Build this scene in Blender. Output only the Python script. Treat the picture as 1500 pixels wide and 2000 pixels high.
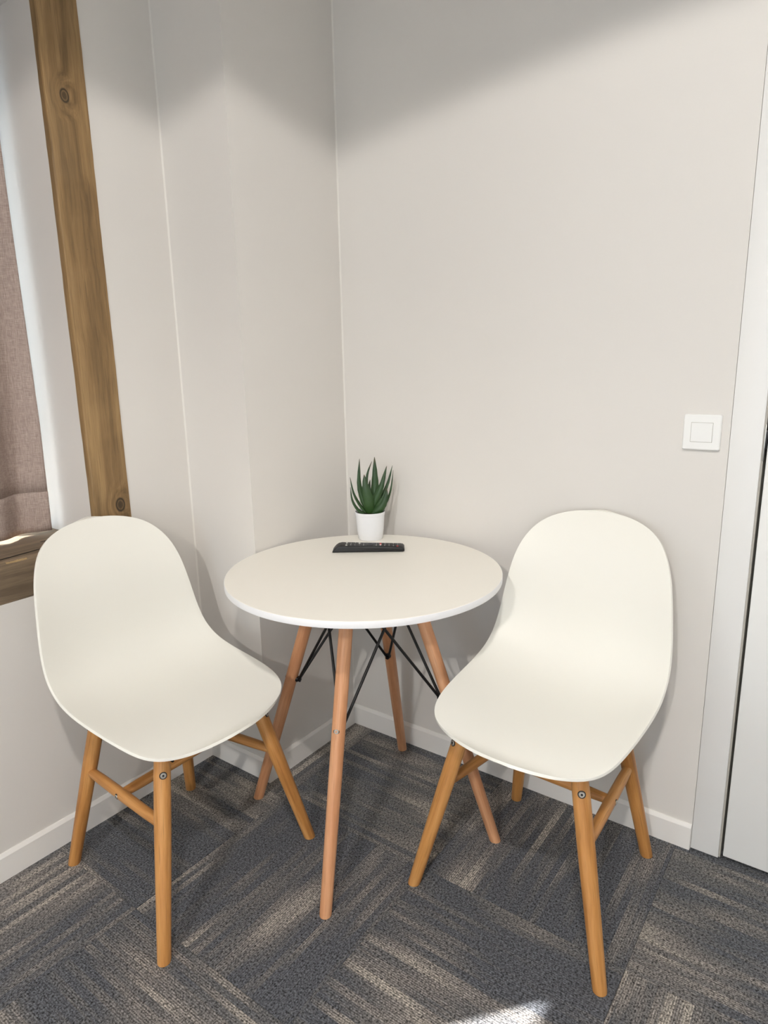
import bpy, bmesh, math, random
from mathutils import Vector, Matrix, Quaternion
random.seed(7)
for o in list(bpy.data.objects): bpy.data.objects.remove(o, do_unlink=True)
scene = bpy.context.scene
C = scene.collection

# ------------------------------------------------------------------ camera
cam_d = bpy.data.cameras.new('camera'); cam = bpy.data.objects.new('camera', cam_d); C.objects.link(cam)
cam_d.sensor_fit = 'HORIZONTAL'; cam_d.sensor_width = 36.0; cam_d.lens = 36.0 * 1288.6 / 1500.0
cam_d.clip_start = 0.02
YAW, PITCH, ROLL = -0.6321, 0.2230, -0.0198
F_ = Vector((math.sin(YAW) * math.cos(PITCH), math.cos(YAW) * math.cos(PITCH), -math.sin(PITCH)))
R0 = Vector((math.cos(YAW), -math.sin(YAW), 0)); U0 = R0.cross(F_)
R_ = R0 * math.cos(ROLL) + U0 * math.sin(ROLL); U_ = U0 * math.cos(ROLL) - R0 * math.sin(ROLL)
M = Matrix((R_, U_, -F_)).transposed().to_4x4(); M.translation = Vector((1.3379, -1.6279, 1.2304))
cam.matrix_world = M
scene.camera = cam

# ------------------------------------------------------------------ world, sun, exposure
world = bpy.data.worlds.new('world'); scene.world = world; world.use_nodes = True
wn = world.node_tree.nodes; wn['Background'].inputs[0].default_value = (0.74, 0.88, 1.0, 1); wn['Background'].inputs[1].default_value = 3.7
sun_d = bpy.data.lights.new('sun', 'SUN'); sun = bpy.data.objects.new('sun', sun_d); C.objects.link(sun)
sun_d.energy = 32.0; sun_d.angle = math.radians(0.53); sun_d.color = (1.0, 0.99, 0.97)
SUN_AZ = Vector((0.647, 0.762, 0.0)).normalized(); SUN_EL = math.radians(38.9)
sun.rotation_euler = (SUN_AZ * math.cos(SUN_EL) - Vector((0, 0, math.sin(SUN_EL)))).to_track_quat('-Z', 'Y').to_euler()
sun.location = (-3, -4, 4)
vs = scene.view_settings; vs.view_transform = 'Standard'; vs.look = 'None'; vs.exposure = 0.15; vs.gamma = 1.0; vs.use_curve_mapping = False
scene.display_settings.display_device = 'sRGB'
cy = scene.cycles; cy.use_adaptive_sampling = True; cy.adaptive_threshold = 0.05; cy.use_denoising = True; cy.use_light_tree = False
cy.max_bounces = 7; cy.diffuse_bounces = 4; cy.glossy_bounces = 2; cy.transmission_bounces = 2; cy.caustics_reflective = False; cy.caustics_refractive = False

# ------------------------------------------------------------------ helpers
def lin(c):
    return tuple(((v / 255) / 12.92 if v / 255 <= 0.04045 else ((v / 255 + 0.055) / 1.055) ** 2.4) for v in c) + (1.0,)

class NT:
    def __init__(s, name):
        s.m = bpy.data.materials.new(name); s.m.use_nodes = True; s.t = s.m.node_tree; s.n = s.t.nodes
        s.b = s.n['Principled BSDF']; s.out = s.n['Material Output']
    def node(s, kind, **kw):
        n = s.n.new(kind)
        for k, v in kw.items(): setattr(n, k, v)
        return n
    def link(s, a, b): s.t.links.new(a, b)
    def val(s, sock, v):
        if hasattr(v, 'is_output') or isinstance(v, bpy.types.NodeSocket): s.link(v, sock)
        else: sock.default_value = v
    def math(s, op, a, b=0.0, c=0.0):
        n = s.node('ShaderNodeMath', operation=op); s.val(n.inputs[0], a); s.val(n.inputs[1], b); s.val(n.inputs[2], c); return n.outputs[0]
    def vmath(s, op, a, b):
        n = s.node('ShaderNodeVectorMath', operation=op); s.val(n.inputs[0], a); s.val(n.inputs[1], b); return n.outputs[0]
    def noise(s, vec, scale=5.0, detail=2.0, rough=0.5, out=0):
        n = s.node('ShaderNodeTexNoise'); s.val(n.inputs['Vector'], vec); n.inputs['Scale'].default_value = scale
        n.inputs['Detail'].default_value = detail; n.inputs['Roughness'].default_value = rough; return n.outputs[out]
    def ramp(s, fac, stops):
        n = s.node('ShaderNodeValToRGB'); e = n.color_ramp.elements
        while len(e) < len(stops): e.new(0.5)
        for i, (p, c) in enumerate(stops): e[i].position = p; e[i].color = c
        s.val(n.inputs[0], fac); return n.outputs[0]
    def mix(s, fac, a, b, mode='MIX'):
        n = s.node('ShaderNodeMix', data_type='RGBA', blend_type=mode); s.val(n.inputs[0], fac); s.val(n.inputs[6], a); s.val(n.inputs[7], b); return n.outputs[2]
    def mapr(s, v, a, b, c, d, smooth=False):
        n = s.node('ShaderNodeMapRange'); 
        if smooth: n.interpolation_type = 'SMOOTHSTEP'
        s.val(n.inputs[0], v)
        for i, q in enumerate((a, b, c, d)): n.inputs[1 + i].default_value = q
        return n.outputs[0]
    def coord(s, which='Object'): return s.node('ShaderNodeTexCoord').outputs[which]
    def scaled(s, vec, sc): return s.vmath('MULTIPLY', vec, sc)
    def sep(s, vec):
        n = s.node('ShaderNodeSeparateXYZ'); s.val(n.inputs[0], vec); return n.outputs
    def comb(s, x, y, z):
        n = s.node('ShaderNodeCombineXYZ'); s.val(n.inputs[0], x); s.val(n.inputs[1], y); s.val(n.inputs[2], z); return n.outputs[0]
    def rnd(s): return s.node('ShaderNodeObjectInfo').outputs['Random']
    def bump(s, h, strength=0.3, dist=0.001):
        n = s.node('ShaderNodeBump'); n.inputs['Strength'].default_value = strength; n.inputs['Distance'].default_value = dist
        s.link(h, n.inputs['Height']); s.link(n.outputs[0], s.b.inputs['Normal'])
    def base(s, c): s.val(s.b.inputs['Base Color'], c)
    def rough(s, r): s.val(s.b.inputs['Roughness'], r)

def plain(name, rgb, rough=0.5, metal=0.0, spec=0.5, nscale=0, nstr=0.0):
    m = NT(name); m.base(lin(rgb)); m.rough(rough); m.b.inputs['Metallic'].default_value = metal
    m.b.inputs['Specular IOR Level'].default_value = spec
    if nscale: m.bump(m.noise(m.coord(), nscale, 3), nstr, 0.0006)
    return m.m

def mat_paint(name, rgb, rough=0.6):
    m = NT(name); co = m.coord()
    n = m.noise(co, 1.7, 1); c = lin(rgb)
    m.base(m.mix(m.mapr(n, 0.3, 0.7, 0, 1), tuple(v * 0.975 for v in c[:3]) + (1,), c)); m.rough(rough)
    m.bump(m.noise(co, 260, 0, 0.6), 0.10, 0.0006); return m.m

def mat_wood(name, dark, mid, light, rough=0.42, fine=1.0):
    m = NT(name); co = m.vmath('ADD', m.coord(), m.comb(m.math('MULTIPLY', m.rnd(), 7.0), m.math('MULTIPLY', m.rnd(), 3.0), m.math('MULTIPLY', m.rnd(), 5.0)))
    w = m.noise(co, 6, 2)
    cw = m.vmath('ADD', m.scaled(co, (55, 55, 3.2)), m.comb(m.math('MULTIPLY', w, 0.9), 0.0, 0.0))
    g = m.noise(cw, 1.0, 4, 0.6); p = m.noise(m.scaled(co, (420, 420, 14)), 1.0, 2, 0.5)
    col = m.ramp(g, [(0.30, lin(dark)), (0.5, lin(mid)), (0.72, lin(light))])
    col = m.mix(m.mapr(p, 0.56, 0.74, 0, 0.38 * fine), col, lin([v * 0.62 for v in dark]))
    m.base(col); m.rough(rough); m.bump(m.math('ADD', g, m.math('MULTIPLY', p, 0.6)), 0.12, 0.0006); return m.m

def mat_timber(name, dark, mid, light, knots=()):
    m = NT(name); co = m.coord(); w = m.noise(m.scaled(co, (1, 1, 0.35)), 9, 3)
    # knots warp the grain: list of (x, y, z, radius)
    kn = None; warp = m.math('MULTIPLY', w, 2.2)
    for (kx, ky, kz, kr) in knots:
        d = m.vmath('SUBTRACT', co, (kx, ky, kz)); d = m.scaled(d, (0.25, 1.0, 0.72))
        ln = m.node('ShaderNodeVectorMath', operation='LENGTH'); m.link(d, ln.inputs[0]); L = ln.outputs['Value']
        warp = m.math('ADD', warp, m.mapr(L, 0, kr * 4.5, 1.6, 0, True))
        core = m.mapr(L, kr * 0.45, kr * 1.05, 1, 0, True)
        ring = m.math('MULTIPLY', m.mapr(m.math('ABSOLUTE', m.math('SUBTRACT', L, kr)), 0, kr * 0.35, 1, 0, True), 0.95)
        k = m.math('MAXIMUM', m.math('MULTIPLY', core, 0.8), ring); kn = k if kn is None else m.math('MAXIMUM', kn, k)
    g = m.noise(m.vmath('ADD', m.scaled(co, (46, 46, 1.6)), m.comb(warp, warp, 0.0)), 1.0, 4, 0.62)
    p = m.noise(m.scaled(co, (330, 330, 9)), 1.0, 3, 0.6); big = m.noise(m.scaled(co, (9, 9, 2.4)), 1.0, 3)
    col = m.ramp(g, [(0.30, lin(dark)), (0.5, lin(mid)), (0.70, lin(light))])
    col = m.mix(m.mapr(p, 0.52, 0.75, 0, 0.5), col, lin([v * 0.6 for v in dark]))
    col = m.mix(m.mapr(big, 0.45, 0.72, 0, 0.42), col, lin([dark[0] * .95, dark[1] * 1.02, dark[2] * 1.12]))
    if kn is not None: col = m.mix(kn, col, lin([v * 0.36 for v in dark]))
    worm = m.node('ShaderNodeTexVoronoi'); m.val(worm.inputs['Vector'], co); worm.inputs['Scale'].default_value = 11
    col = m.mix(m.mapr(worm.outputs['Distance'], 0.012, 0.028, 0.85, 0), col, lin((38, 28, 18)))
    m.base(col); m.rough(0.62); m.bump(m.math('ADD', m.math('MULTIPLY', g, 1.2), p), 0.35, 0.0012); return m.m

def mat_carpet():
    # every tile carries ribs and ragged light bands along its own local Y; each tile draws its own bands
    m = NT('carpet'); co = m.coord(); oi = m.node('ShaderNodeObjectInfo'); r = oi.outputs['Random']
    x, y, z = m.sep(co)
    seed = m.math('MULTIPLY', r, 91.0)
    t = m.math('ADD', m.math('MULTIPLY', x, 58.0), m.math('MULTIPLY', m.noise(m.comb(m.math('ADD', m.math('MULTIPLY', x, 9.0), seed), 0.0, seed), 1.0, 2), 3.0))
    idx = m.math('FLOOR', t)
    band = m.noise(m.comb(m.math('MULTIPLY', idx, 3.71), m.math('ADD', m.math('MULTIPLY', y, 4.2), m.math('MULTIPLY', idx, 1.93)), seed), 1.0, 1, 0.4)
    t2 = m.math('FLOOR', m.math('MULTIPLY', x, 150.0))
    band2 = m.noise(m.comb(m.math('MULTIPLY', t2, 5.3), m.math('ADD', m.math('MULTIPLY', y, 7.0), m.math('MULTIPLY', t2, 2.7)), seed), 1.0, 1, 0.4)
    zone = m.noise(m.comb(m.math('MULTIPLY', x, 4.6), m.math('MULTIPLY', y, 1.7), seed), 1.0, 2, 0.5)
    amt = m.math('ADD', m.math('MULTIPLY', zone, 1.15), m.math('ADD', m.math('MULTIPLY', band, 0.85), m.math('MULTIPLY', band2, 0.22)))
    f = m.mapr(amt, 0.99, 1.42, 0, 1)
    col = m.ramp(f, [(0.0, lin((85, 87, 92))), (0.28, lin((99, 98, 98))), (0.62, lin((124, 119, 115))), (1.0, lin((158, 151, 142)))])
    sp = m.noise(m.scaled(co, (1, 0.8, 1)), 270, 2, 0.75); sp2 = m.noise(co, 150, 2, 0.6)
    k = m.mapr(m.math('ADD', m.math('MULTIPLY', sp, 0.72), m.math('MULTIPLY', sp2, 0.28)), 0.37, 0.63, 0.08, 1.95)
    rib = m.math('SINE', m.math('MULTIPLY', x, 2 * math.pi / 0.0046))
    ribk = m.math('ADD', 1.0, m.math('MULTIPLY', m.math('MULTIPLY', rib, 0.30), m.mapr(f, 0.15, 0.6, 0.15, 1.0)))
    k = m.math('MULTIPLY', k, ribk)
    n = m.node('ShaderNodeVectorMath', operation='SCALE'); m.link(col, n.inputs[0]); m.link(k, n.inputs['Scale'])
    m.base(n.outputs[0]); m.rough(0.95); m.b.inputs['Specular IOR Level'].default_value = 0.12
    m.b.inputs['Sheen Weight'].default_value = 0.15
    m.bump(m.math('ADD', sp, m.math('MULTIPLY', rib, 0.15)), 0.7, 0.003); return m.m

def mat_fabric():
    m = NT('curtain_fabric'); co = m.coord()
    a = m.noise(m.scaled(co, (60, 60, 1300)), 1.0, 2, 0.6); b = m.noise(m.scaled(co, (900, 900, 45)), 1.0, 2, 0.6)
    col = m.ramp(m.math('ADD', m.math('MULTIPLY', a, 0.5), m.math('MULTIPLY', b, 0.5)), [(0.36, lin((150, 132, 124))), (0.5, lin((178, 160, 151))), (0.64, lin((200, 184, 174)))])
    m.base(col); m.rough(0.9); m.b.inputs['Specular IOR Level'].default_value = 0.1
    tr = m.node('ShaderNodeBsdfTranslucent'); m.link(col, tr.inputs[0])
    mx = m.node('ShaderNodeMixShader'); mx.inputs[0].default_value = 0.10; m.link(m.b.outputs[0], mx.inputs[1]); m.link(tr.outputs[0], mx.inputs[2]); m.link(mx.outputs[0], m.out.inputs[0])
    m.bump(m.math('ADD', a, b), 0.4, 0.001); return m.m

def mat_pane():
    m = NT('window_glass'); g = m.node('ShaderNodeBsdfGlossy'); g.inputs['Roughness'].default_value = 0.02
    t = m.node('ShaderNodeBsdfTransparent'); lw = m.node('ShaderNodeLayerWeight'); lw.inputs[0].default_value = 0.5; fc = m.math('ADD', 0.035, m.math('MULTIPLY', m.math('POWER', lw.outputs['Facing'], 4.0), 0.9))
    mx = m.node('ShaderNodeMixShader'); m.link(fc, mx.inputs[0]); m.link(t.outputs[0], mx.inputs[1]); m.link(g.outputs[0], mx.inputs[2]); m.link(mx.outputs[0], m.out.inputs[0]); return m.m

def mat_leaf():
    m = NT('aloe_leaf'); co = m.coord('Generated'); ob = m.coord(); z = m.sep(co)[2]
    n = m.noise(ob, 60, 3); n2 = m.noise(ob, 380, 2)
    col = m.ramp(m.math('ADD', z, m.math('MULTIPLY', m.math('SUBTRACT', n, 0.5), 0.4)), [(0.0, lin((48, 82, 30))), (0.45, lin((50, 80, 42))), (0.88, lin((48, 72, 46))), (1.0, lin((92, 74, 54)))])
    col = m.mix(m.mapr(m.rnd(), 0, 1, 0.0, 0.35), col, lin((34, 56, 36)))
    m.base(m.mix(m.mapr(n2, 0.55, 0.8, 0, 0.25), col, lin((92, 116, 80)))); m.rough(0.42); m.bump(n2, 0.15, 0.0008); return m.m

def mat_soil():
    m = NT('potting_soil'); co = m.coord(); n = m.noise(co, 300, 3)
    m.base(m.ramp(n, [(0.35, lin((22, 18, 15))), (0.7, lin((62, 52, 44)))])); m.rough(0.95); m.bump(n, 0.8, 0.004); return m.m

def mat_light(rgb, strength):
    m = NT('lamp_lens'); e = m.node('ShaderNodeEmission'); e.inputs[0].default_value = rgb + (1,); e.inputs[1].default_value = strength
    m.link(e.outputs[0], m.out.inputs[0]); return m.m

MT = dict(
    wall=mat_paint('wall_paint', (224, 220, 215)), ceil=mat_paint('ceiling_paint', (236, 234, 230)),
    jamb=mat_paint('jamb_paint', (238, 238, 238)), skirt=mat_paint('skirting_paint', (238, 235, 231), 0.4),
    trim=mat_paint('door_frame_paint', (235, 234, 232), 0.38), door=mat_paint('door_paint', (244, 244, 242), 0.35),
    seal=plain('rebate_grey', (176, 172, 163), 0.6), caulk=plain('caulk_bead', (227, 223, 217), 0.5),
    carpet=mat_carpet(), slab=plain('screed', (70, 68, 66), 0.9),
    oak=mat_wood('oak', (162, 108, 54), (190, 134, 74), (210, 158, 98)), beech=mat_wood('beech', (186, 128, 88), (205, 149, 108), (220, 168, 128), 0.42, 0.7),
    shell=plain('shell_plastic', (239, 237, 229), 0.42, 0, 0.4, 900, 0.05),
    top=plain('tabletop_laminate', (248, 244, 235), 0.38, 0, 0.4, 700, 0.04), band=plain('edge_band', (236, 236, 238), 0.35),
    black=plain('black_metal', (18, 18, 19), 0.4, 0.2), steel=plain('zinc_steel', (190, 188, 182), 0.3, 0.9), hole=plain('socket_dark', (30, 28, 26), 0.6),
    plastic=plain('switch_plastic', (240, 240, 238), 0.3), pot=plain('pot_glaze', (240, 241, 244), 0.25), soil=mat_soil(), leaf=mat_leaf(),
    remote=plain('remote_black', (13, 13, 15), 0.42), key=plain('key_rubber', (60, 60, 64), 0.5), keyw=plain('key_print_white', (205, 205, 200), 0.5), keyr=plain('key_red', (190, 60, 62), 0.45), keyp=plain('key_pale_pink', (236, 190, 186), 0.45),
    post=mat_timber('post_timber', (112, 88, 56), (143, 113, 74), (166, 135, 92), [(0.0, -0.006, 1.060, 0.010), (0.0, 0.022, 0.082, 0.012)]),
    sill=mat_timber('sill_timber', (94, 80, 63), (120, 103, 83), (143, 124, 101)),
    fabric=mat_fabric(), bounce_lining=plain('bounce_lining_white', (244, 243, 240), 0.9), pane=mat_pane(), frame=plain('window_frame_white', (235, 236, 238), 0.4), chip=plain('fresh_wood', (178, 150, 108), 0.6))

def new(name, me, mat, parent=None):
    o = bpy.data.objects.new(name, me); C.objects.link(o)
    if mat is not None and not me.materials: me.materials.append(mat)
    if parent is not None: o.parent = parent
    return o
def smooth(me, ang=40):
    for p in me.polygons: p.use_smooth = True
    try: me.set_sharp_from_angle(angle=math.radians(ang))
    except Exception: pass
def mesh(name, V, Fc, sm=None):
    me = bpy.data.meshes.new(name); me.from_pydata([tuple(v) for v in V], [], Fc); me.update()
    b = bmesh.new(); b.from_mesh(me); bmesh.ops.recalc_face_normals(b, faces=b.faces); b.to_mesh(me); b.free()
    if sm: smooth(me, sm)
    return me
def bbox_bm(boxes, bev=0.0, seg=2):
    b = bmesh.new()
    for (x0, x1, y0, y1, z0, z1) in boxes:
        t = bmesh.new(); bmesh.ops.create_cube(t, size=1.0)
        for v in t.verts: v.co = Vector(((x0 + x1) / 2 + v.co.x * (x1 - x0), (y0 + y1) / 2 + v.co.y * (y1 - y0), (z0 + z1) / 2 + v.co.z * (z1 - z0)))
        if bev: bmesh.ops.bevel(t, geom=list(t.edges), offset=bev, segments=seg, affect='EDGES', profile=0.5)
        tm = bpy.data.meshes.new('t'); t.to_mesh(tm); t.free(); b.from_mesh(tm); bpy.data.meshes.remove(tm)
    return b
def boxes(name, bx, mat, parent=None, bev=0.0, seg=2):
    b = bbox_bm(bx, bev, seg); me = bpy.data.meshes.new(name); b.to_mesh(me); b.free()
    if bev: smooth(me, 35)
    return new(name, me, mat, parent)
def struct(o): o['kind'] = 'structure'; return o
def tag(o, label, cat, group=None):
    o['label'] = label; o['category'] = cat
    if group: o['group'] = group
    return o
def empty(name, loc=(0, 0, 0), rz=0.0):
    o = bpy.data.objects.new(name, None); C.objects.link(o); o.empty_display_size = 0.1; o.location = loc; o.rotation_euler = (0, 0, rz); return o
def lathe_me(name, prof, seg=48, sm=35):
    V = []; Fc = []
    for (r, z) in prof:
        for i in range(seg):
            a = 2 * math.pi * i / seg; V.append((r * math.cos(a), r * math.sin(a), z))
    n = len(prof)
    for k in range(n - 1):
        for i in range(seg):
            j = (i + 1) % seg; Fc.append((k * seg + i, k * seg + j, (k + 1) * seg + j, (k + 1) * seg + i))
    if prof[0][0] > 1e-6: Fc.append(tuple(range(seg))[::-1])
    if prof[-1][0] > 1e-6: Fc.append(tuple((n - 1) * seg + i for i in range(seg)))
    me = mesh(name, V, Fc); b = bmesh.new(); b.from_mesh(me); bmesh.ops.remove_doubles(b, verts=b.verts, dist=1e-6); bmesh.ops.recalc_face_normals(b, faces=b.faces); b.to_mesh(me); b.free()
    smooth(me, sm); return me
def rod(name, p0, p1, prof, mat, parent, seg=24, flat0=False, flat1=False):
    """round bar from p0 to p1 in the parent's space; prof = [(fraction, radius)]; local Z runs along the bar"""
    p0 = Vector(p0); p1 = Vector(p1); ax = p1 - p0; L = ax.length; q = ax.to_track_quat('Z', 'Y')
    up = q.inverted() @ Vector((0, 0, 1)); V = []; Fc = []; n = len(prof)
    for k, (f, r) in enumerate(prof):
        for i in range(seg):
            a = 2 * math.pi * i / seg; x = r * math.cos(a); y = r * math.sin(a); z = f * L
            if (flat0 and f < 0.05) or (flat1 and f > 0.97): z += -(up.x * x + up.y * y) / up.z
            V.append((x, y, z))
    for k in range(n - 1):
        for i in range(seg):
            j = (i + 1) % seg; Fc.append((k * seg + i, k * seg + j, (k + 1) * seg + j, (k + 1) * seg + i))
    Fc.append(tuple(range(seg))[::-1]); Fc.append(tuple((n - 1) * seg + i for i in range(seg)))
    o = new(name, mesh(name, V, Fc, 40), mat, parent); o.location = p0; o.rotation_mode = 'QUATERNION'; o.rotation_quaternion = q; return o
def copy_tree(o, parent=None):
    c = o.copy(); C.objects.link(c); c.parent = parent
    for ch in list(o.children): copy_tree(ch, c)
    return c
def bolt(parent, p, direction, r=0.0062):
    me = lathe_me('bolt', [(0, -0.002), (r, -0.002), (r, 0.0008), (r * 0.8, 0.0018), (r * 0.45, 0.0018), (r * 0.42, 0.0004), (0, 0.0004)], 20)
    o = new('bolt', me, MT['steel'], parent); o.location = p; o.rotation_mode = 'QUATERNION'; o.rotation_quaternion = Vector(direction).to_track_quat('Z', 'Y')
    new('socket', lathe_me('socket', [(0, .0003), (r * .40, .0003), (r * .40, .0010), (0, .0010)], 6), MT['hole'], o)
    new('recess', lathe_me('recess', [(r * .95, -.0016), (r * 1.32, -.0016), (r * 1.28, .0002), (r * .95, .0002)], 20), MT['hole'], o)
    return o

# ------------------------------------------------------------------ room
XL, A = -0.2613, 0.4121            # left wall plane, column depth
XR, YB, H = 3.10, -4.40, 2.425      # far extents, ceiling height
TW = 0.42                          # outer wall thickness
W1 = (-1.78, -0.7170); W2 = (-3.30, -2.04); WZ = (0.690, 2.06)   # two window openings in the left wall
TH = 0.0716                        # skirting height
XT = 1.0972                        # left edge of the door frame

floor = struct(boxes('floor', [(XL - TW, XR + 0.2, YB - 0.2, 0.30, -0.10, -0.006)], MT['slab']))
TS = 0.4875
tb_ = bbox_bm([(-TS / 2 + .0004, TS / 2 - .0004, -TS / 2 + .0004, TS / 2 - .0004, -0.006, 0.0)], 0.0007, 1)
tile_me = bpy.data.meshes.new('carpet_tile'); tb_.to_mesh(tile_me); tb_.free(); tile_me.materials.append(MT['carpet'])
for i in range(-1, 6):
    for j in range(-8, 1):
        cx = 0.577 + (i - 0.5) * TS; cy = -0.445 + (j + 0.5) * TS
        if cx - TS / 2 > XR or cy + TS / 2 < YB: continue
        o = new('carpet_tile', tile_me, None, floor); o.location = (cx, cy, 0)
        # quarter-turn laying: the neighbour's ribs always run the other way
        o.rotation_euler = (0, 0, (0 if (i + j) % 2 else math.pi / 2) + math.pi * random.randint(0, 1))

def wall_with_holes():
    x0, x1 = XL - TW, XL; b = []
    ys = [YB, W2[0], W2[1], W1[0], W1[1], -A + 0.0]
    b += [(x0, x1, ys[0], ys[1], 0, H), (x0, x1, ys[2], ys[3], 0, H), (x0, x1, ys[4], 0.30, 0, H)]
    for w in (W1, W2): b += [(x0, x1, w[0], w[1], 0, WZ[0]), (x0, x1, w[0], w[1], WZ[1], H)]
    return b
struct(boxes('wall_left', wall_with_holes(), MT['wall']))
struct(boxes('wall_column', [(XL, 0.0, -A, 0.0, 0, H)], MT['wall']))
DX1, DZ = 2.02, 2.04                # door leaf right edge and height
struct(boxes('wall_right', [(XL, XT, 0.0, 0.30, 0, H), (DX1 + 0.07, XR, 0.0, 0.30, 0, H), (XT, DX1 + 0.07, 0.0, 0.30, DZ + 0.07, H), (XT, DX1 + 0.07, 0.06, 0.30, 0, DZ + 0.07)], MT['wall']))
struct(boxes('wall_side', [(XR, XR + 0.2, YB, 0.30, 0, H)], MT['wall']))
W3 = (1.00, 2.30); WZ3 = (0.03, 1.90)      # unseen glazed opening behind the viewer, added for frontal fill light
struct(boxes('wall_back', [(XL - TW, W3[0], YB - 0.2, YB, 0, H), (W3[1], XR + 0.2, YB - 0.2, YB, 0, H), (W3[0], W3[1], YB - 0.2, YB, 0, WZ3[0]), (W3[0], W3[1], YB - 0.2, YB, WZ3[1], H)], MT['wall']))
struct(boxes('ceiling', [(XL - TW, XR + 0.2, YB - 0.2, 0.30, H, H + 0.12)], MT['ceil']))

def skirting(name, p0, p1, nrm, e0=0.0, e1=0.0):
    """moulded board along the floor from p0 to p1, standing off the wall along nrm; e0/e1 = mitre extension at the front"""
    p0 = Vector(p0); p1 = Vector(p1); nrm = Vector(nrm); d = (p1 - p0).normalized()
    prof = [(0, 0), (0.0085, 0), (0.0085, TH - 0.0095), (0.0078, TH - 0.008), (0.0040, TH - 0.0015), (0.0030, TH), (0, TH)]
    V = []; n = len(prof)
    for (p, e, s) in ((p0, e0, -1), (p1, e1, 1)):
        for (t, z) in prof: V.append(tuple(p + nrm * t + d * (s * e * t / 0.0085) + Vector((0, 0, z))))
    Fc = [tuple(range(n)), tuple(range(n, 2 * n))[::-1]] + [(i, (i + 1) % n, n + (i + 1) % n, n + i) for i in range(n)]
    return struct(new(name, mesh(name, V, Fc), MT['skirt']))
T_ = 0.0085
skirting('baseboard_right', (0, 0, 0), (XT - 0.001, 0, 0), (0, -1, 0), -T_, 0)
skirting('baseboard_column_side', (0, -A, 0), (0, 0, 0), (1, 0, 0), T_, -T_)
skirting('baseboard_column_front', (XL, -A, 0), (0, -A, 0), (0, -1, 0), -T_, T_)
skirting('baseboard_left', (XL, YB, 0), (XL, -A, 0), (1, 0, 0), 0, -T_)
def bead(name, x, y, sx, sy, r=0.0035):
    V = [(x, y, TH), (x + sx * r, y, TH), (x + sx * r * .35, y + sy * r * .35, TH), (x, y + sy * r, TH)]; V += [(a, b, H) for a, b, _ in V]
    return struct(new(name, mesh(name, V, [(0, 1, 2, 3), (7, 6, 5, 4)] + [(i, (i + 1) % 4, 4 + (i + 1) % 4, 4 + i) for i in range(4)]), MT['caulk']))
bead('trim_1', XL, -A, 1, -1); bead('trim_2', 0.0, 0.0, 1, -1)

# door and its flat frame in the right wall
DL = 1.1715
dt = struct(empty('door_frame', (XT, 0, 0)))
ox = XT
boxes('jamb', [(0.0008, 1.1615 - ox, -0.0015, 0.059, 0.004, DZ + 0.07)], MT['trim'], dt, 0.0012)
boxes('jamb', [(DX1 + 0.008 - ox, DX1 + 0.069 - ox, -0.0015, 0.059, 0.004, DZ + 0.07)], MT['trim'], dt, 0.0012)
boxes('head', [(1.1615 - ox, DX1 + 0.008 - ox, -0.0015, 0.059, DZ + 0.008, DZ + 0.07)], MT['trim'], dt, 0.0012)
boxes('rebate_strip', [(1.1615 - ox, 1.1655 - ox, 0.0045, 0.058, 0.004, DZ + 0.004)], MT['seal'], dt)
boxes('strike_plate', [(1.1632 - ox, 1.1662 - ox, 0.0035, 0.030, 1.005, 1.085)], MT['steel'], dt, 0.0008)
boxes('latch_keeper', [(1.1655 - ox, 1.1695 - ox, 0.006, 0.026, 1.030, 1.072)], MT['black'], dt, 0.0006)
dr = struct(empty('door_1', (DL, 0, 0)))
boxes('door_leaf', [(0, DX1 - DL, 0.001, 0.041, 0.013, DZ)], MT['door'], dr, 0.0015)
hd = new('door_handle', lathe_me('door_handle', [(0, 0), (0.026, 0), (0.026, 0.007), (0.010, 0.009), (0.010, 0.045), (0, 0.045)], 32), MT['steel'], dr)
hd.location = (DX1 - DL - 0.06, 0.001, 1.05); hd.rotation_euler = (math.pi / 2, 0, 0)
lv = rod('lever', (0, 0, 0.043), (-0.115, 0, 0.043), [(0, .0095), (1, .0085)], MT['steel'], hd)

# windows
def window(name, w, wz, back=False, z0=0.10, far=0.055):
    r = struct(empty(name, (XL - TW + 0.06, (w[0] + w[1]) / 2, wz[0]))); hw = (w[1] - w[0]) / 2; hz = wz[1] - wz[0]
    fb = 0.055
    boxes('window_frame', [(-.03, .03, -hw, -hw + fb, z0, hz), (-.03, .03, hw - far, hw, z0, hz), (-.03, .03, -hw + fb, hw - far, z0, z0 + fb), (-.03, .03, -hw + fb, hw - far, hz - fb, hz)], MT['frame'], r)
    boxes('pane', [(-.004, .004, -hw + fb, hw - far, z0 + fb, hz - fb)], MT['pane'], r)
    d = bpy.data.lights.new('window_portal', 'AREA'); d.shape = 'RECTANGLE'; d.size = hz; d.size_y = 2 * hw; d.cycles.is_portal = True
    p = bpy.data.objects.new('window_portal', d); C.objects.link(p); p.location = (XL - TW - 0.01, (w[0] + w[1]) / 2, (wz[0] + wz[1]) / 2); p.rotation_euler = (0, -math.pi / 2, 0)
    if back:
        r.location = ((w[0] + w[1]) / 2, YB - 0.14, wz[0]); r.rotation_euler = (0, 0, math.pi / 2)
        p.location = ((w[0] + w[1]) / 2, YB - 0.21, (wz[0] + wz[1]) / 2); d.size, d.size_y = 2 * hw, hz; p.rotation_euler = (math.pi / 2, 0, 0)
    return r
window('window_1', W1, WZ, far=0.22); window('window_2', W2, WZ); window('added_fill_window', W3, WZ3, True, 0.0)  # first window's far stile widened, out of view, to keep sun off the jamb
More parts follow.
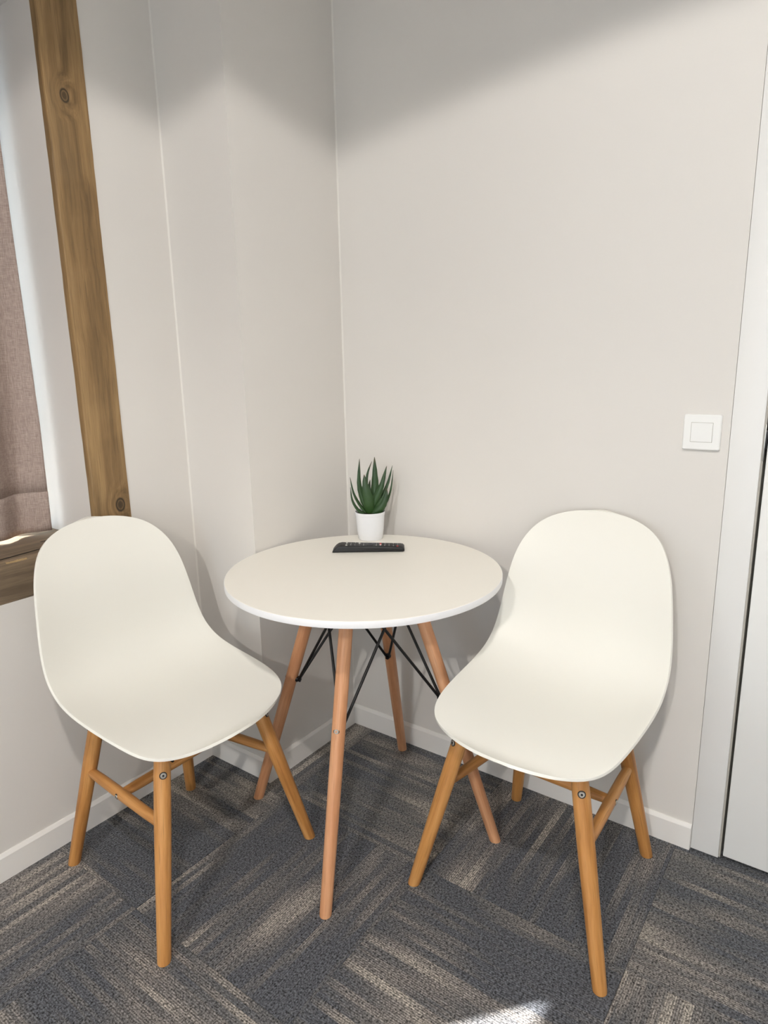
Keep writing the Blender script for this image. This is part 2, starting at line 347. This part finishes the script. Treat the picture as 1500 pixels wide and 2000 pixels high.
def beam_me(name, hx, hy, L, bev, jit, n=44, seed=1):
    """sawn timber: local Z along the length, worn slightly uneven edges"""
    rr = random.Random(seed); prof = []
    for (sx, sy) in ((1, 1), (-1, 1), (-1, -1), (1, -1)):
        c = (sx * hx, sy * hy)
        p = [(c[0] - sx * bev, c[1]), (c[0] - sx * bev * .3, c[1] - sy * bev * .3), (c[0], c[1] - sy * bev)]
        prof += p[::-1] if sx * sy > 0 else p
    m = len(prof); V = []; ph = [rr.uniform(0, 6.28) for _ in range(12)]
    for k in range(n + 1):
        z = L * k / n
        for i, (x, y) in enumerate(prof):
            w = jit * (math.sin(z * 11 + ph[i % 12]) * .5 + rr.uniform(-.6, .6))
            V.append((x + w * (1 if x < 0 else -1) * .4, y + w * (1 if y < 0 else -1), z))
    Fc = [tuple(range(m)), tuple(n * m + i for i in range(m))[::-1]] + [(k * m + i, k * m + (i + 1) % m, (k + 1) * m + (i + 1) % m, (k + 1) * m + i) for k in range(n) for i in range(m)]
    return mesh(name, V, Fc, 30)
# upright timber on the room side of the opening, sill timber under it
SILL = 0.789
po = tag(new('timber_post', beam_me('timber_post', 0.012, 0.0520, WZ[1] - SILL + 0.12, 0.0035, 0.0006), MT['post']), 'upright brown timber post with dark knots beside the curtained window', 'post')
po.location = (XL - 0.0085, -0.6675, SILL + 0.0005)
si = tag(empty('window_sill_beam', (XL, -0.614, WZ[0])), 'weathered horizontal timber sill beam below the grey-brown curtain', 'sill')
sm_ = new('beam', beam_me('beam', 0.131, (SILL - WZ[0]) / 2, 1.16, 0.006, 0.0016, 60, 3), MT['sill'], si)
sm_.rotation_euler = (math.pi / 2, 0, 0); sm_.location = (-0.129, 0, (SILL - WZ[0]) / 2)
ch = new('worn_edge', beam_me('worn_edge', 0.0026, 0.0020, 0.048, 0.001, 0.0014, 16, 5), MT['chip'], si); ch.rotation_euler = (math.pi / 2, 0, 0); ch.location = (-0.0015, -0.29, SILL - WZ[0] - 0.003); ch['label'] = 'pale freshly chipped edge'
for (yy, ll, xx) in ((-0.235, 0.13, -0.045), (-0.13, 0.07, -0.12)):
    cr = new('crack', beam_me('crack', 0.0016, 0.0006, ll, 0.0004, 0.0006, 14, int(ll * 999)), MT['hole'], si); cr.rotation_euler = (math.pi / 2, 0, 0.12); cr.location = (xx, yy, SILL - WZ[0] + 0.0006)

# curtain inside the recess
def curtain_x(y, z):
    a = 0.011 + 0.019 * min(1.0, (z - 0.79) / 0.30); u = y + 0.881
    return -0.452 + a * math.cos(2 * math.pi * u / 0.17 + 0.35 * math.sin(u * 9)) + 0.004 * math.sin(u * 61 + z * 1.1) + 0.003 * math.sin(z * 5 + u * 20)
def cloth(name, y0, y1, z0, z1, off, ny, nz, parent):
    V = []; Fc = []
    for k in range(nz + 1):
        for i in range(ny + 1):
            y = y0 + (y1 - y0) * i / ny; z = z0 + (z1 - z0) * k / nz
            zz = z
            V.append((curtain_x(y, z) + off, y, zz))
    for k in range(nz):
        for i in range(ny): a = k * (ny + 1) + i; Fc.append((a, a + 1, a + ny + 2, a + ny + 1))
    o = new(name, mesh(name, V, Fc, 80), MT['bounce_lining' if name == 'bounce_lining' else 'fabric'], parent); s = o.modifiers.new('thickness', 'SOLIDIFY'); s.thickness = 0.0022; s.offset = 0; return o
cu = tag(empty('curtain', (-0.452, -1.24, SILL)), 'grey-brown woven fabric curtain hanging in folds at the window', 'curtain')
for nm, a in (('panel', (-1.775, -0.745, 0.905, WZ[1] - 0.002, 0.0, 190, 26)), ('hem', (-1.775, -0.745, 0.7985, 0.907, 0.0010, 190, 6)), ('bounce_lining', (-1.775, -0.745, 0.806, WZ[1] - 0.002, -0.006, 190, 26))):  # white backing sheet added, unseen, to bounce neutral light onto the jamb
    o = cloth(nm, *a, cu); o.location = -Vector(cu.location)

# ceiling downlights
def downlight(x, y, power, label, blend):
    r = tag(empty('ceiling_downlight', (x, y, H)), label, 'ceiling light', 'round ceiling downlights')
    o = new('ring', lathe_me('ring', [(0.036, 0.0), (0.052, 0.0), (0.052, -0.003), (0.048, -0.005), (0.036, -0.005)], 40), MT['frame'], r)
    ln = new('lens', lathe_me('lens', [(0, -0.0035), (0.035, -0.0035), (0.035, 0.0), (0, 0.0)], 40), mat_light((1.0, 0.9, 0.76), 14.0), r)
    d = bpy.data.lights.new('downlight_beam', 'SPOT'); d.energy = power; d.color = (1.0, 0.955, 0.90); d.spot_size = math.radians(155); d.spot_blend = blend; d.shadow_soft_size = 0.045
    l = bpy.data.objects.new('downlight_beam', d); C.objects.link(l); l.parent = r; l.location = (0, 0, -0.012)
    return r
downlight(1.42, -1.85, 112, 'round ceiling downlight above the round table corner', 0.06)
downlight(1.42, -3.55, 190, 'unseen round ceiling downlight added as fill behind the viewer', 0.30)  # second lamp is an added fill light, out of view

# light switch
sw = tag(empty('light_switch', (1.0408, 0, 1.0632)), 'square white rocker light switch on the wall beside the door', 'light switch')
def rounded_plate(name, hx, hz, y0, y1, r, bev, mat, parent):
    b = bmesh.new(); vs_ = []
    for (cx, cz, a0) in ((hx - r, hz - r, 0), (-hx + r, hz - r, 90), (-hx + r, -hz + r, 180), (hx - r, -hz + r, 270)):
        for k in range(6):
            a = math.radians(a0 + 18 * k); vs_.append(b.verts.new((cx + r * math.cos(a), y0, cz + r * math.sin(a))))
    f = b.faces.new(vs_); ex = bmesh.ops.extrude_face_region(b, geom=[f]); nv = [v for v in ex['geom'] if isinstance(v, bmesh.types.BMVert)]
    for v in nv: v.co.y = y1
    tf = [g for g in ex['geom'] if isinstance(g, bmesh.types.BMFace)][0]
    bmesh.ops.bevel(b, geom=list(tf.edges), offset=bev, segments=3, affect='EDGES', profile=0.5); bmesh.ops.recalc_face_normals(b, faces=b.faces)
    me = bpy.data.meshes.new(name); b.to_mesh(me); b.free(); smooth(me, 30)
    for p in me.polygons: p.use_smooth = p.area < 0.0003
    return new(name, me, mat, parent)
rounded_plate('cover_plate', 0.0393, 0.0398, 0, -0.0095, 0.004, 0.003, MT['plastic'], sw)
rounded_plate('rocker_gap', 0.0228, 0.0222, -0.0090, -0.00975, 0.0008, 0.0001, MT['seal'], sw)
rk = rounded_plate('rocker', 0.0220, 0.0214, -0.0085, -0.0112, 0.0008, 0.0008, MT['plastic'], sw)

# ------------------------------------------------------------------ chairs
KN = [(0, -.2788, .8626), (.1288, -.2500, .8403), (.1854, -.2028, .7709), (.2054, -.1745, .6778), (.2184, -.1525, .5708), (.2225, -.1109, .5171), (.2245, -.0376, .4882), (.2176, .1143, .4693), (.1915, .1898, .4468), (.1153, .2209, .4341), (0, .2514, .4450)]
DEP = [0, .008, .020, .028, .035, .040, .036, .022, .010, .003, 0]
def cr(a, b, c, d, t): return .5 * ((2 * b) + (-a + c) * t + (2 * a - 5 * b + 4 * c - d) * t * t + (-a + 3 * b - 3 * c + d) * t ** 3)
def rim(t):
    n = len(KN); i = min(int(t), n - 2); f = t - i
    def K(j):
        if j < 0: return (-KN[-j][0], KN[-j][1], KN[-j][2])
        if j >= n: q = KN[2 * (n - 1) - j]; return (-q[0], q[1], q[2])
        return KN[j]
    def D(j): return DEP[max(0, min(n - 1, j))]
    p = [K(i + q) for q in (-1, 0, 1, 2)]
    return [cr(p[0][a], p[1][a], p[2][a], p[3][a], f) for a in range(3)] + [max(0, cr(D(i - 1), D(i), D(i + 1), D(i + 2), f))]
def shell_grid(NT_=72, NU=28):
    rows = []
    for k in range(NT_ + 1):
        s = k / NT_; t = 10 * (s + 0.0 * math.sin(2 * math.pi * s)); t = min(max(t, 1e-3), 10 - 1e-3)
        rows.append((t, rim(t)))
    # smooth the fitted profile a little (not the ends)
    P = [list(r[1]) for r in rows]
    for _ in range(14):
        Q = [p[:] for p in P]
        for k in range(NT_ + 1):
            a, b, sg = P[abs(k - 1)], P[NT_ - abs(NT_ - k - 1)], (-1 if k in (0, NT_) else 1)
            for c in (1, 2, 3): Q[k][c] = (a[c] + 2 * P[k][c] + b[c]) / 4
            Q[k][0] = 0.0 if sg < 0 else (a[0] + 2 * P[k][0] + b[0]) / 4
        P = Q
    V = []
    for k in range(NT_ + 1):
        a, b = P[max(0, k - 1)], P[min(NT_, k + 1)]
        T = Vector((b[1] - a[1], b[2] - a[2])).normalized(); n = (T.y, -T.x)
        w, y, z, d = P[k]
        for i in range(NU + 1):
            u = -1 + 2 * i / NU; u = math.sin(u * math.pi / 2) * .35 + u * .65; e = d * (1 - abs(u) ** 2.3)
            V.append((w * u, y + n[0] * e, z + n[1] * e))
    return V, NT_, NU
SV, SNT, SNU = shell_grid()
def shell_z(x, y):
    best = min((v for v in SV if v[2] < 0.52), key=lambda v: (v[0] - x) ** 2 + (v[1] - y) ** 2); return best[2]
def make_chair():
    r = empty('shell_chair')
    Fc = [(k * (SNU + 1) + i, k * (SNU + 1) + i + 1, (k + 1) * (SNU + 1) + i + 1, (k + 1) * (SNU + 1) + i) for k in range(SNT) for i in range(SNU)]
    me = mesh('seat_shell', SV, Fc); b = bmesh.new(); b.from_mesh(me); bmesh.ops.remove_doubles(b, verts=b.verts, dist=0.0008); bmesh.ops.recalc_face_normals(b, faces=b.faces)
    up = sum((f.normal.z for f in b.faces)); 
    if up < 0: bmesh.ops.reverse_faces(b, faces=b.faces)
    b.to_mesh(me); b.free(); smooth(me, 60)
    sh = new('seat_shell', me, MT['shell'], r); sh['label'] = 'one-piece off-white moulded plastic seat and back'
    s = sh.modifiers.new('thickness', 'SOLIDIFY'); s.thickness = 0.0065; s.offset = -1
    bv = sh.modifiers.new('rim', 'BEVEL'); bv.width = 0.0024; bv.segments = 3; bv.limit_method = 'ANGLE'; bv.angle_limit = math.radians(60)
    ZT = 0.425; legs = {}
    for sx in (1, -1):
        for (fx, fy, tx, ty, nm) in ((.2296, .2164, .1352, .1427, 'f'), (.1827, -.2167, .115, -.1313, 'b')):
            p0 = Vector((sx * fx, fy, 0)); p1 = Vector((sx * tx, ty, 0.42)); d = (p1 - p0) / 0.42
            zt = shell_z(sx * tx, ty) - (0.013 if nm == 'f' else 0.024); p1 = p0 + d * zt; legs[(sx, nm)] = (p0, d, zt)
            lg = rod('leg', p0, p1, [(0, .0130), (0.0, .0142), (.012, .0146), (.35, .0166), (.62, .0182), (.86, .0180), (1, .0160)], MT['oak'], r, 28, True, True)
            out = Vector((sx * .55, 1 if nm == 'f' else -1, 0.0)).normalized()
            for zz in ((0.412, 0.376) if nm == 'f' else (0.372,)):
                q = p0 + d * zz; ax = d.normalized(); o2 = (out - ax * out.dot(ax)).normalized(); bolt(r, q + o2 * 0.0178, o2)
            # black steel bracket between leg and shell, on the inner side
            q = p0 + d * (zt - 0.02); inn = Vector((-sx, 0, 0)); 
            br = boxes('bracket', [(-.011, .011, -.0025, .0025, -.028, .012), (-.011, .011, -.020, .0025, .0085, .012)], MT['black'], r, 0.0008)
            br.location = q + inn * 0.0185; br.rotation_euler = (0, 0, math.pi / 2 * sx)
            bolt(br, (0, -0.0028, -0.008), (0, -1, 0), 0.0055)
    ZR = 0.268; mids = []
    for sx in (1, -1):
        a0, ad, _ = legs[(sx, 'f')]; b0, bd, _ = legs[(sx, 'b')]; a = a0 + ad * (ZR + 0.004); b_ = b0 + bd * (ZR - 0.006)
        rod('side_rail', b_, a, [(0, .0105), (.2, .0122), (.5, .0128), (.8, .0122), (1, .0105)], MT['oak'], r, 20); mids.append(a.lerp(b_, 0.53))
        m_ = mids[-1]; bolt(r, m_ + Vector((sx * 0.0122, 0, 0)), (sx, 0, 0), 0.005)
    rod('cross_rail', mids[1], mids[0], [(0, .0105), (.15, .0122), (.5, .0130), (.85, .0122), (1, .0105)], MT['oak'], r, 20)
    boxes('seat_plate', [(-.10, .10, -.012, .012, .4045, .4085), (-.012, .012, -.10, .10, .4045, .4085)], MT['black'], r)
    return r
c1 = make_chair(); c1.location = (0.0453, -0.7528, 0); c1.rotation_euler = (0, 0, -1.5657)
c2 = copy_tree(c1); c2.location = (0.8185, -0.2930, 0); c2.rotation_euler = (0, 0, 3.0914)
tag(c1, 'white plastic shell chair with oak legs beside the timber window post', 'chair', 'white shell chairs at the round table')
tag(c2, 'white plastic shell chair with oak legs below the light switch', 'chair', 'white shell chairs at the round table')

# ------------------------------------------------------------------ round table
TX, TY, TZ, TR = 0.3498, -0.3696, 0.72, 0.3462
tb = tag(empty('round_table', (TX, TY, 0)), 'round white cafe table on beech dowel legs with black wire bracing', 'table')
tt = new('tabletop', lathe_me('tabletop', [(0, TZ - .0155), (TR - .0008, TZ - .0155), (TR - .0008, TZ - .0006), (TR - .0016, TZ), (0, TZ)], 128), MT['top'], tb)
eb = new('edge_band', lathe_me('edge_band', [(TR - .0007, TZ - .0157), (TR - .0002, TZ - .0157), (TR, TZ - .0152), (TR, TZ - .0012), (TR - .0004, TZ - .0006), (TR - .0007, TZ - .0006)], 128), MT['band'], tt)
AN = -1.2296; RF, RT = .3431, .1197; dirs = [Vector((math.cos(AN + k * math.pi / 2), math.sin(AN + k * math.pi / 2), 0)) for k in range(4)]
lows = []; tops = []
for D in dirs:
    p0 = D * RF; p1 = D * RT + Vector((0, 0, 0.70)); rod('leg', p0, p1, [(0, .0130), (0.0, .0138), (.006, .0142), (.4, .0160), (.8, .0168), (1, .0168)], MT['beech'], tb, 28, True, True)
    q = p0.lerp(p1, 0.398 / 0.70); ax = (p1 - p0).normalized(); inn = (-D + ax * D.dot(ax)).normalized()
    lows.append(q + inn * 0.0215); tops.append(D * (RT - 0.012) + Vector((0, 0, 0.697)))
    bolt(tb, q + Vector((0, 0, -0.004)) - inn * 0.0162, -inn, 0.0058)
    k = new('rod_fixing', lathe_me('rod_fixing', [(0, -.007), (.0085, -.007), (.0085, -.002), (.0055, 0), (.0055, .006), (0, .007)], 20), MT['black'], tb); k.location = q + inn * 0.0215; k.rotation_mode = 'QUATERNION'; k.rotation_quaternion = inn.to_track_quat('Z', 'Y')
for k in range(4):
    for s in (1, -1):
        side = dirs[(k + s) % 4]; e = tops[(k + s) % 4] + dirs[k] * 0.012
        rod('brace_rod', lows[k] + side * 0.003, e, [(0, .0037), (1, .0037)], MT['black'], tb, 12)
for k in range(2):
    a = dirs[k] * 0.15; bar = boxes('mount_bar', [(-.15, .15, -.0125, .0125, -.0035 + 0.0005 * k, 0.0 + 0.0005 * k)], MT['black'], tb); bar.location = (0, 0, TZ - .0165); bar.rotation_euler = (0, 0, AN + k * math.pi / 2)

# ------------------------------------------------------------------ aloe in a white pot
VX = Vector((0.794, 0.608, 0)); VD = Vector((-0.608, 0.794, 0))      # across and away, as one faces the table from the room
PC = Vector((0.2054, -0.1501, 0)) + VD * 0.037
pl = tag(empty('potted_aloe', (PC.x, PC.y, TZ)), 'small green aloe plant in a white pot on the round table', 'plant')
pl.rotation_euler = (0, 0, math.atan2(VX.y, VX.x))                  # local X across, local Y away
PH = 0.084
new('pot', lathe_me('pot', [(0, .0005), (.0345, .0005), (.0362, .003), (.0395, .03), (.0430, PH - .010), (.0440, PH - .0094), (.0448, PH - .001), (.0440, PH), (.0425, PH - .001), (.0410, PH - .010), (.0405, PH - .014), (0, PH - .014)], 64), MT['pot'], pl)
new('soil', lathe_me('soil', [(0, PH - .0135), (.0403, PH - .0135), (.0408, PH - .0065), (.028, PH - .0050), (0, PH - .004)], 40, 80), MT['soil'], pl)
def leaf(pts, w, face=0.0, thick=0.28, tipw=0.04):
    """pts: (across, up, away) centreline in metres; w: widest half width; face: turn of the blade about its own axis"""
    P = [Vector((p[0], p[2], p[1])) for p in pts]; n = 16; cen = []
    m = len(P) - 1
    for k in range(n + 1):
        s = k / n * m; i = min(int(s), m - 1); f = s - i; a = P[max(0, i - 1)]; b = P[i]; c = P[i + 1]; d = P[min(m, i + 2)]
        cen.append(Vector([cr(a[q], b[q], c[q], d[q], f) for q in range(3)]))
    V = []; ns = 8
    for k in range(n + 1):
        T = (cen[min(n, k + 1)] - cen[max(0, k - 1)]).normalized(); side = T.cross(Vector((0, 1, 0)))
        side = side.normalized() if side.length > 1e-4 else Vector((1, 0, 0)); nr = side.cross(T).normalized(); q = Quaternion(T, face); side = q @ side; nr = q @ nr
        s = k / n; hw = w * ((0.52 + 0.48 * math.sin(min(1, s / .38) * math.pi / 2)) * (1 - max(0, (s - .2) / .8) ** 2.3) + tipw * (1 - s)) ; hw = max(hw, 0.0005)
        if 1 < k < n - 1: hw *= 1 + (0.05 if k % 2 else -0.03)
        th = hw * thick + 0.0006
        for j in range(ns):
            a = 2 * math.pi * j / ns; x = math.cos(a); y = math.sin(a); V.append(cen[k] + side * (hw * x) + nr * (th * y + hw * 0.30 * (x * x - .5)))
    Fc = [(k * ns + j, k * ns + (j + 1) % ns, (k + 1) * ns + (j + 1) % ns, (k + 1) * ns + j) for k in range(n) for j in range(ns)] + [tuple(range(ns))[::-1], tuple(n * ns + j for j in range(ns))]
    return new('leaf', mesh('leaf', V, Fc, 75), MT['leaf'], pl)
Z2M = 0.000157
def LP(*q):   # crop-read centre line: (column, row, away) -> metres about the pot centre and rim
    return [((c - 782) * Z2M, PH - 0.012 + (1310 - r) * Z2M * 1.05, d) for (c, r, d) in q]
leaf(LP((770, 1310, -.004), (620, 1150, -.004), (490, 900, -.010), (428, 615, -.006)), .0058, 0.9)
leaf(LP((765, 1320, -.010), (575, 1210, -.010), (460, 1020, -.012), (432, 785, -.012)), .0056, 0.9)
leaf(LP((760, 1290, .006), (660, 1050, .010), (592, 750, .012), (611, 305, .014)), .0088, 0.15)
leaf(LP((790, 1300, -.008), (765, 1050, -.014), (715, 800, -.018), (690, 560, -.014)), .0128, 0.05, .26, .30)
leaf(LP((770, 1290, .010), (735, 950, .016), (745, 620, .020), (838, 365, .022)), .0062, 0.7)
leaf(LP((830, 1300, .006), (875, 1050, .010), (890, 720, .012), (890, 278, .012)), .0138, 0.0)
leaf(LP((820, 1300, .000), (900, 1020, -.004), (1000, 800, -.006), (1112, 430, .000)), .0108, -0.1)
leaf(LP((830, 1300, .008), (1000, 1020, .016), (1130, 760, .020), (1222, 445, .022)), .0062, -0.5)
leaf(LP((860, 1300, .004), (1070, 1130, .012), (1180, 880, .016), (1234, 525, .016)), .0048, -0.9)
leaf(LP((805, 1320, -.010), (950, 1190, -.014), (1055, 1040, -.018), (1108, 820, -.018)), .0118, -0.15, .26, .2)
leaf(LP((820, 1310, -.004), (940, 1110, -.012), (1030, 970, -.014), (1085, 815, -.012)), .0062, -0.5)
leaf(LP((800, 1300, .010), (800, 1080, .020), (770, 900, .026), (800, 700, .030)), .0085, 0.0)

# ------------------------------------------------------------------ remote control
P0 = Vector((0.1847, -0.3009, TZ)); P1 = Vector((0.349, -0.1857, TZ)); dx = (P1 - P0); RL = dx.length; ang = math.atan2(dx.y, dx.x)
rc = tag(empty('remote_control', P0, ang), 'black television remote control lying in front of the white plant pot', 'remote control')
RWD, RH = 0.046, 0.019
def remote_body():
    # outline of the side view (x, z): ramped nose on the left, rounded tail on the right; slightly arched top
    pr = [(0.0, .0006), (0.004, .006), (0.010, .0125), (0.017, .0170), (0.026, RH)] + [(0.026 + (RL - .036) * k / 8, RH - .0055 * k / 8) for k in range(1, 9)] + [(RL - .004, RH - .0068), (RL, RH - .0105), (RL, .003), (RL - .003, .0006)]
    b = bmesh.new(); vs_ = [b.verts.new((x, 0, z)) for (x, z) in pr]; f = b.faces.new(vs_); ex = bmesh.ops.extrude_face_region(b, geom=[f])
    for v in [g for g in ex['geom'] if isinstance(g, bmesh.types.BMVert)]: v.co.y = RWD
    bmesh.ops.recalc_face_normals(b, faces=b.faces)
    ed = [e for e in b.edges if len(e.link_faces) == 2 and e.calc_face_angle(0) > 1.0]
    bmesh.ops.bevel(b, geom=ed, offset=0.0028, segments=3, affect='EDGES', profile=0.5); me = bpy.data.meshes.new('body'); b.to_mesh(me); b.free(); smooth(me, 35); return me
new('body', remote_body(), MT['remote'], rc)
def rtop(x): return RH - .0055 * max(0, (x - .026)) / (RL - .036)
key_b = bbox_bm([(-.0030, .0030, -.0042, .0042, -.0006, .0011)], .0006, 1); key_me = bpy.data.meshes.new('key'); key_b.to_mesh(key_me); key_b.free(); smooth(key_me, 40)
KM = {}
def key(x, y, mat, sx=1.0, sy=1.0, dz=0.0):
    if mat not in KM: me = key_me.copy(); me.materials.append(MT[mat]); KM[mat] = me
    o = new('button_print' if dz else 'button', KM[mat], None, rc); o.location = (x, y, rtop(x) + dz); o.scale = (sx, sy, 1); o.rotation_euler = (0, .030, 0)
for i in range(13):
    x = 0.040 + i * 0.0118
    if i in (5, 6): continue
    for j, y in enumerate((0.011, 0.023, 0.035)):
        mt = 'key'
        if i == 0 and j < 3: mt = 'keyw' if j != 1 else 'key'
        if i == 3 and j == 2: mt = 'keyw'
        if i == 8 and j == 1: mt = 'keyp'
        if i == 12 and j == 0: mt = 'keyr'
        if i == 8 and j == 2: mt = 'keyr'
        key(x, y, mt, 0.9, 0.85)
        if mt == 'key':   # printed symbol on the cap
            key(x + 0.0003, y, 'keyw', 0.42 if (i + j) % 3 else 0.25, 0.22 if (i + 2 * j) % 3 else 0.4, 0.0006)
nav = new('navigation_ring', lathe_me('navigation_ring', [(.0045, 0), (.0100, 0), (.0100, .0012), (.0080, .0018), (.0055, .0014), (.0045, .0006)], 32), MT['key'], rc); nav.location = (0.105, 0.023, rtop(.105) - .0002)
new('navigation_button', lathe_me('navigation_button', [(0, 0), (.0036, 0), (.0036, .0012), (0, .0016)], 24), MT['key'], rc).location = (0.105, 0.023, rtop(.105))
